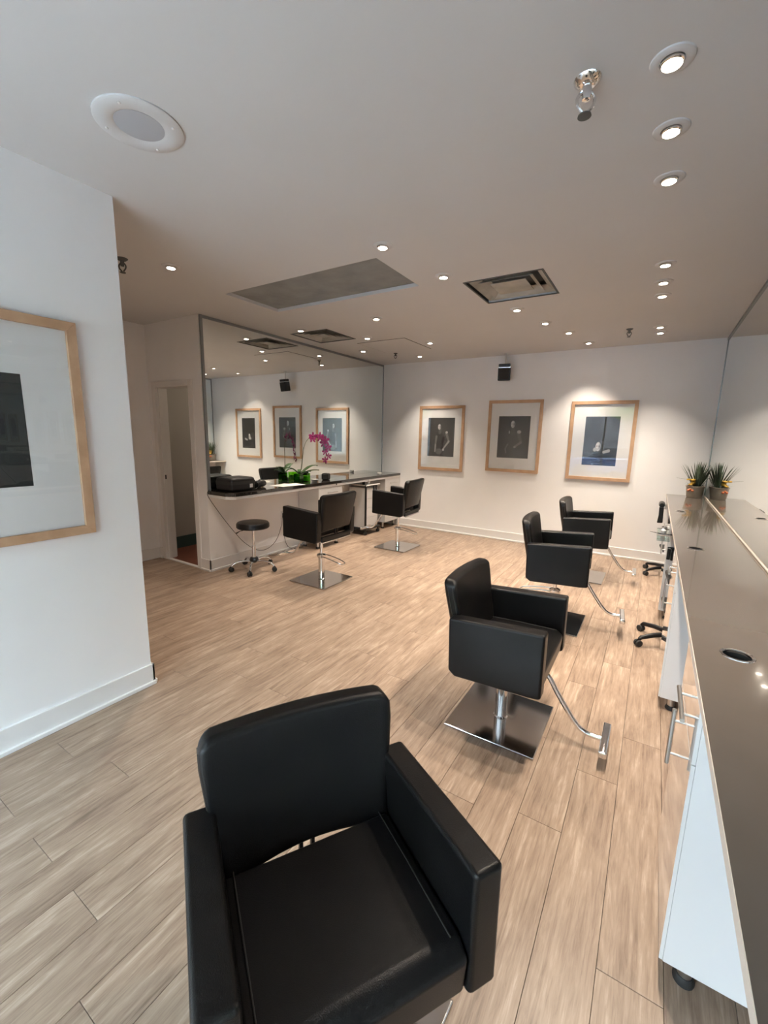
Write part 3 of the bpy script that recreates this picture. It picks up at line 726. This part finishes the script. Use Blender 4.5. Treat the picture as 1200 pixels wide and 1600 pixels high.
# potted plant by the far mirror corner
t = thing('potted_plant', 'spiky green potted plant with yellow blooms in a beige pot at the far right corner', 'plant', (.44, 6.22, HC+.001))
MB().lathe([(0, .002), (.072, .0), (.078, .01), (.092, .125), (.098, .130), (.098, .138), (.086, .138), (.083, .118), (0, .118)], 32).build('pot', POT, t, smooth=True)
MB().lathe([(0, .119), (.083, .1195)], 24).build('soil', SOIL, t)
m_ = MB()
for k in range(3):
    a = -1.9-.25*k; m_.sphere((.0885*math.cos(a), .0885*math.sin(a), .085+.012*(k % 2)), .018, .9, .9, .8, 10, 6)
m_.build('painted_flower', ORANGE, t, smooth=True)
def blade(base, tip, w_, bend=.02):
    b, p_ = Vector(base), Vector(tip); d = p_-b; side = d.cross(Vector((0, 0, 1)))
    if side.length < 1e-4: side = Vector((1, 0, 0))
    side.normalize(); out = Vector((d.x, d.y, 0)); out = out.normalized() if out.length > 1e-5 else Vector((0, 1, 0)); nn = 5; m = MB(); t_ = bmesh.new(); L_ = []; R_ = []; Mi = []
    for i in range(nn+1):
        f = i/nn; c = b+d*f+out*bend*(f*f); ww = w_*(1-f)**.6*(.7+.6*f if f < .4 else 1); ww = max(ww, .0006)
        L_.append(t_.verts.new(c-side*ww)); Mi.append(t_.verts.new(c-out*ww*.5)); R_.append(t_.verts.new(c+side*ww))
    for i in range(nn):
        t_.faces.new([L_[i], Mi[i], Mi[i+1], L_[i+1]]); t_.faces.new([Mi[i], R_[i], R_[i+1], Mi[i+1]])
    m.add(t_); return m
for k in range(44):
    a = random.uniform(0, 2*PI); sp_ = random.uniform(.02, .18); r_ = random.uniform(.0, .035)
    h_ = .44-.5*sp_*random.uniform(.7, 1.2)
    blade((.015+r_*math.cos(a), r_*math.sin(a), .118), (.015+sp_*math.cos(a), min(.14, sp_*math.sin(a)), .118+h_*.72), .0115, .015).build('leaf', LEAF, t)
for k in range(6):
    a = 2*PI*k/6+.3; blade((.02*math.cos(a), .02*math.sin(a), .125), (.13*math.cos(a), .12*math.sin(a), .165), .014, .0).build('low_leaf', LEAF, t)
for k in range(9):
    c = Vector((-.055+random.uniform(-.028, .028), -.055+random.uniform(-.025, .025), .185+random.uniform(-.03, .035)))
    m_ = MB()
    for q in range(5): m_.sphere(c+Vector((.011*math.cos(q*1.257), .011*math.sin(q*1.257), 0)), .014, 1, 1, .7, 7, 5)
    m_.build('bloom', YELLOW, t, smooth=True)
MB().tube([(-.03, -.03, .20), (-.12, -.05, .215), (-.20, -.05, .225)], [.0015, .0012, .0006], 6).build('dry_twig', STEMM, t)

# ---------------------------------------------------------------- left counter, cabinets, cart
wt2 = thing('worktop', 'long black stone worktop with white apron along the left mirror', 'worktop', (XL, YM, .865))
y1 = D-YM-.002
MB().prism([(.012, .0), (.31, .0), (XLF-XL, .07), (XLF-XL, y1), (.012, y1)], .010, HL-.865, .002, 1, axis='z').build('top', GRANITE, wt2)
MB().prism([(.012, .004), (.305, .004), (XLF-XL-.006, .074), (XLF-XL-.006, y1), (.012, y1)], -.020, .0095, 0, 1, axis='z').build('apron', WHITE, wt2)
for yy in (1.75, 2.55): MB().box(XLF-XL-.006, XLF-XL-.001, yy, yy+.02, -.010, .012).build('apron_clip', CHROME, wt2)
gl = 'white cabinets under the left counter'
cabinet('base_cabinet', 'white cabinet with one drawer handle under the left counter behind the nearer chair', (XLF-.015, 4.28, 0), .50, .36, .735, .11, -1, [(.15, .36, .655)], gl)
cabinet('base_cabinet', 'white cabinet with one drawer handle under the far end of the left counter', (XLF-.015, 5.93, 0), .455, .36, .735, .11, -1, [(.12, .33, .655)], gl)
t = thing('rolling_cart', 'white and black rolling salon cart under the far half of the left counter', 'cart', (-3.86, 5.54, 0))
MB().box(-.155, .150, -.185, .18, .115, .74, .004, 1).build('body', SPKW, t)
for k in range(4): 
    d_ = MB().box(.150, .158, -.165, .165, .125+.15*k, .268+.15*k, .002, 1).build('drawer', WHITE, t)
MB().box(.152, .176, -.197, -.165, .09, .80, .004, 1).build('corner_post', BLACKP, t)
for yy in (.02, .09): MB().box(.158, .176, yy, yy+.035, .64, .77, .004, 1).build('tool_slot', BLACKP, t)
MB().box(-.17, .19, -.21, .20, .08, .112, .01, 2).build('base', BLACKP, t)
m_ = MB(); m_.box(-.16, .185, -.195, .19, .775, .785, .003, 1); m_.build('top_tray', TRIM, t)
for s in (-1, 1): MB().tube([(-.15, s*.17, .74), (-.15, s*.17, .776)], .008, 8).build('tray_post', CHROME, t, smooth=True)
for (cx_, cy_) in ((-.14, -.18), (.165, -.18), (.165, .17), (-.14, .17)):
    m_ = MB()
    for off in (-.012, .012): m_.lathe([(0, -.007), (.024, -.007), (.027, 0), (.024, .007), (0, .007)], 16, Matrix.Translation((cx_, cy_+off, .027)) @ Matrix.Rotation(PI/2, 4, 'X'))
    m_.box(cx_-.008, cx_+.008, cy_-.005, cy_+.005, .03, .085); m_.build('caster', RUBBER, t, smooth=True)
for k, (dx_, dy_) in enumerate(((.08, -.12), (.10, -.03), (.05, .06))):
    tag(MB().lathe([(0, 0), (.022, 0), (.023, .05), (.012, .058), (.012, .07), (0, .07)], 14, Matrix.Translation((-3.86+dx_, 5.54+dy_, .785))).build('jar', (BLACKP, CHROME, BRUSH)[k], smooth=True),
        ('small dark jar on the top tray of the left rolling cart, nearest the camera', 'small chrome jar on the top tray of the left rolling cart, in the middle', 'small steel jar on the top tray of the left rolling cart, farthest back')[k], 'jar', 'jars on the rolling cart tray')

# round stool
t = thing('rolling_stool', 'round black swivel stool on chrome casters by the left counter end', 'stool', (-3.745, 3.20, 0))
MB().lathe([(0, .565), (.13, .563), (.168, .556), (.180, .540), (.181, .505), (.172, .493), (0, .491)], 40).build('seat', LEATHER, t, smooth=True)
MB().lathe([(0, .4915), (.08, .4915), (.08, .478), (.02, .474)], 20).build('seat_plate', BLACKP, t, smooth=True)
MB().tube([(0, 0, .26), (0, 0, .48)], .013, 14).build('piston', CHROME, t, smooth=True)
MB().lathe([(.013, .285), (.022, .283), (.022, .10), (0, .10)], 20).build('column', CHROME, t, smooth=True)
MB().lathe([(.022, .150), (.042, .146), (.050, .125), (.050, .112), (.034, .092), (.02, .085), (0, .085)], 20).build('hub', BLACKP, t, smooth=True)
MB().tube([(-.03, -.02, .476), (-.10, -.10, .455), (-.13, -.13, .43)], [.004, .004, .009], 8).build('height_lever', BLACKP, t, smooth=True)
for k in range(5):
    a = 2*PI*k/5-.35+math.radians(40); c, s = math.cos(a), math.sin(a)
    lg = MB().tube(arc_pts([(c*.03, s*.03, .105), (c*.11, s*.11, .112), (c*.20, s*.20, .098), (c*.245, s*.245, .062)], 4), .0115, 10).build('leg', CHROME, t, smooth=True)
    m_ = MB()
    for off in (-.014, .014):
        m_.lathe([(0, -.008), (.023, -.008), (.027, -.003), (.027, .003), (.023, .008), (0, .008)], 18, Matrix.Translation((c*.25, s*.25, .027)) @ Matrix.Rotation(a+.6, 4, 'Z') @ Matrix.Translation((0, off, 0)) @ Matrix.Rotation(PI/2, 4, 'X'))
    m_.box(c*.25-.008, c*.25+.008, s*.25-.008, s*.25+.008, .03, .062); m_.build('caster', RUBBER, lg, smooth=True)

# cords
def cord(pts, r, label): return tag(MB().tube(arc_pts(pts, 6), r, 7).build('power_cord', BLACKP, smooth=True), label, 'cord')
cord([(-4.05, 2.89, .925), (-4.045, 2.865, .915), (-4.045, 2.858, .86), (-4.01, 2.94, .70), (-4.00, 3.08, .50), (-3.99, 3.26, .28), (-3.98, 3.45, .14), (-3.98, 3.62, .12), (-3.99, 3.78, .20), (-4.02, 3.90, .36), (-4.074, 3.98, .50)], .003,
     'thin dark power cord drooping from the near end of the left counter behind the stool')
cord([(-4.05, 3.70, .006), (-3.98, 3.76, .006), (-3.99, 3.95, .006), (-4.0, 4.15, .006), (-3.97, 4.26, .006), (-4.03, 4.05, .03), (-4.064, 3.99, .20), (-4.074, 3.985, .45)], .003,
     'grey cord lying along the left wall skirting behind the nearer styling chair')

# things on the left counter
t = thing('equipment_case', 'boxy black zipped case with rounded edges on the near end of the left counter', 'case', (-3.885, 3.10, HL), .0)
MB().box(-.135, .135, -.165, .165, .0, .150, .035, 5).build('body', BLACKP, t, smooth=True, wn=True)
MB().box(-.1365, .1365, -.1665, .1665, .092, .097, .02, 3).build('zip', RUBBER, t); MB().box(-.05, .05, .163, .17, .03, .06, .002, 1).build('pocket', RUBBER, t)
MB().box(.134, .138, .08, .12, .035, .075, .001, 1).build('tag_plate', BRUSH, t)
t = thing('hair_clipper', 'short black cylindrical device lying beside the black case on the left counter', 'device', (-3.88, 3.43, HL+.0435))
MX = Matrix.Rotation(.3, 4, 'Z') @ Matrix.Rotation(PI/2, 4, 'X')
MB().lathe([(0, -.10), (.034, -.10), (.036, -.09), (.036, -.02), (.043, -.015), (.043, .05), (.038, .058), (.038, .085), (0, .085)], 24, MX).build('barrel', BLACKP, t, smooth=True)
MB().lathe([(0, .0855), (.030, .0855), (.031, .090), (0, .091)], 20, MX).build('end_cap', RUBBER, t, smooth=True)
for k, (a, x, y, z) in enumerate(((.15, -3.84, 3.78, 0), (-.2, -3.80, 3.86, .0012))):
    tag(MB().box(-.105, .105, -.148, .148, 0, .001, M=Matrix.Translation((x, y, HL+.0005+z)) @ Matrix.Rotation(a, 4, 'Z')).build('paper_sheet', PAPER),
        ('lower white paper sheet on the left counter beside the dark case', 'upper white paper sheet lying askew on another, before the orchid')[k], 'paper', 'papers on the left counter')
# vases, orchid
def vase(x, y, s, h, m, lb):
    t = thing('glass_vase', lb, 'vase', (x, y, HL), .2, 'square green vases on the left counter'); b_ = MB(); w_ = .003
    b_.box(-s, s, -s, s, 0, .008)
    for k in range(4): b_.box(-s, s, -s, -s+w_, .008, h, M=Matrix.Rotation(k*PI/2, 4, 'Z'))
    b_.build('glass', m, t)
    MB().box(-s*.8, s*.8, -s*.8, s*.8, .009, h*.7, .004, 1).build('moss', mat('moss', (.30, .58, .10) if m is GREENG else (.06, .18, .03), .8), t)
vase(-3.93, 4.14, .045, .115, GREENG2, 'square deep green glass vase holding the orchid on the left counter')
vase(-3.95, 4.30, .042, .11, GREENG, 'square bright green glass vase behind the deep green one')
oc = thing('orchid', 'orchid with arching stem of magenta blooms in a square green vase', 'orchid', (-3.93, 4.16, HL+.085))
def oleaf(a, L, w_, rise):
    c, s = math.cos(a), math.sin(a); m = MB(); t_ = bmesh.new(); L_ = []; R_ = []; Mi = []; nn = 8
    for i in range(nn+1):
        f = i/nn; ww = w_*math.sin(PI*min(.97, f*.9+.08))**.7; z = rise*math.sin(f*1.9)
        q = Vector((c*L*f, s*L*f, z+.01)); sd = Vector((-s, c, 0))
        L_.append(t_.verts.new(q-sd*ww+Vector((0, 0, .008)))); Mi.append(t_.verts.new(q)); R_.append(t_.verts.new(q+sd*ww+Vector((0, 0, .008))))
    for i in range(nn):
        t_.faces.new([L_[i], Mi[i], Mi[i+1], L_[i+1]]); t_.faces.new([Mi[i], R_[i], R_[i+1], Mi[i+1]])
    m.add(t_); o = m.build('leaf', ORLEAF, oc, smooth=True); so = o.modifiers.new('thick', 'SOLIDIFY'); so.thickness = .003
for a, L, w_, r_ in ((1.25, .27, .044, .12), (.95, .26, .040, .06), (-1.9, .20, .036, .10), (.3, .16, .028, .05), (2.4, .12, .024, .06), (-.9, .13, .025, .05)): oleaf(a, L, w_, r_)
stem = arc_pts([(0, 0, 0), (.01, .03, .12), (.02, .04, .25), (.03, .05, .36), (.05, .10, .47), (.09, .20, .53), (.12, .30, .50), (.13, .35, .42), (.135, .37, .30), (.13, .37, .20)], 6)
MB().tube(stem, [.004-.002*i/len(stem) for i in range(len(stem))], 8).build('stem', STEMM, oc, smooth=True)
MB().tube([(0, .01, 0), (.012, .032, .20), (.028, .048, .37)], .0025, 6).build('support_stick', STEMM, oc)
def flower(p_, dirv, r=.036, m=MAGENTA):
    d = Vector(dirv).normalized(); q = d.to_track_quat('Z', 'Y').to_matrix().to_4x4(); M = Matrix.Translation(p_) @ q; mb = MB()
    for k in range(5):
        a = 2*PI*k/5+PI/2; wd_ = .62 if k in (1, 4) else .42; t_ = bmesh.new(); c = t_.verts.new((0, 0, 0)); rim = []
        for i in range(9):
            f = i/8; aa = a+(f-.5)*wd_*2.1; rr = r*(.45+.55*math.sin(PI*f)); rim.append(t_.verts.new((rr*math.cos(aa), rr*math.sin(aa), .008*math.sin(PI*f))))
        for i in range(8): t_.faces.new([c, rim[i], rim[i+1]])
        mb.add(t_, M)
    mb.sphere((0, 0, .006), r*.2, 1, 1, 1.4, 8, 6, M=M)
    mb.build('bloom', m, oc)
for k, i in enumerate(range(26, len(stem), 3)):
    s_ = (-1)**k
    flower(stem[i]+Vector((.02+.012*s_, .02*s_, -.012)), (1, -.9+.5*s_, .1), .058-.012*(k > 6))
for k in range(3): MB().sphere(stem[-1]+Vector((.006*(-1)**k, 0, -.02*k)), .010, 1, 1, 1.4, 8, 6).build('bud', MAGENTA, oc, smooth=True)
tag(MB().lathe([(0, .003), (.03, 0), (.034, .005), (.052, .032), (.054, .035), (.049, .035), (.032, .010), (0, .009)], 28, Matrix.Translation((-3.83, 4.34, HL))).build('small_dish', CERAMIC, smooth=True), 'small white ceramic dish in front of the green vases on the left counter', 'dish')
t = thing('desk_speaker', 'small rounded black box just right of the orchid on the left counter', 'device', (-3.87, 4.62, HL), .3)
MB().box(-.05, .05, -.055, .055, 0, .095, .022, 4).build('body', BLACKP, t, smooth=True, wn=True); MB().box(-.042, .042, -.058, -.053, .015, .08, .002, 1).build('grille', RUBBER, t)
tag(MB().lathe([(0, 0), (.028, 0), (.036, .004), (.038, .034), (.034, .034), (.032, .008), (0, .006)], 24, Matrix.Translation((-3.79, 5.88, HL))).build('small_cup', CERAMIC, smooth=True), 'tiny white cup near the far end of the left counter', 'cup')
# wall outlet behind stool
t = thing('wall_outlet', 'white wall outlet low on the left wall behind the nearer styling chair', 'outlet', (XL, 3.985, .48))
MB().box(0, .008, -.036, .036, -.058, .058, .003, 1).build('cover_plate', TRIM, t); MB().box(.008, .026, -.014, .014, -.03, .03, .004, 1).build('plug', BLACKP, t)

# ---------------------------------------------------------------- street outside the window (seen in the picture glass)
struct('floor_pavement', MB().box(-14, 12, -6.0, YB-T, -.2, -.06), PAVE)
struct('floor_street', MB().box(-14, 12, -14, -6.0, -.3, -.16), ROADM)
struct('wall_street_facade', MB().box(-14, 12, -17, -14, -.3, 4.2), FACADE)
car = thing('parked_car', 'blue car parked on the street, seen only as a reflection in the picture glass', 'car', (-1.4, -8.6, -.16))
MB().prism([(-2.1, .30), (-2.15, .62), (-1.95, .85), (-1.15, .95), (1.25, .97), (2.05, .88), (2.15, .6), (2.1, .30)], -.85, .85, .07, 3).build('body', CARB, car, smooth=True, wn=True)
MB().prism([(-1.15, .93), (-.65, 1.40), (.75, 1.43), (1.35, .95)], -.74, .74, .06, 3).build('cabin', mat('car_glass', (.02, .03, .04), .05), car, smooth=True, wn=True)
for x in (-1.35, 1.35):
    for y in (-.80, .80):
        MB().lathe([(0, -.1), (.28, -.1), (.32, -.07), (.32, .07), (.28, .1), (0, .1)], 24, Matrix.Translation((x, y, .32)) @ Matrix.Rotation(PI/2, 4, 'X')).build('wheel', RUBBER, car, smooth=True)
for k, (x, y) in enumerate(((-3.6, -5.6), (.6, -6.4), (-1.3, -11.5))):
    t = thing('street_tree', ('tree', 'tree', 'tree')[k]+(' left of the blue car outside, seen only in reflection', ' right of the blue car outside, seen only in reflection', ' across the street beyond the car, seen only in reflection')[k], 'tree', (x, y, -.16))
    MB().tube([(0, 0, 0), (.05, 0, 1.4), (0, .05, 3.2)], [.14, .11, .07], 10).build('trunk', BARK, t, smooth=True)
    m_ = MB(); rr = random.Random(k)
    for q in range(16): m_.sphere((rr.uniform(-1.1, 1.1), rr.uniform(-.8, .8), rr.uniform(2.7, 4.4)), rr.uniform(.4, .8), u=8, v=6)
    m_.build('crown', CROWN, t, smooth=True)
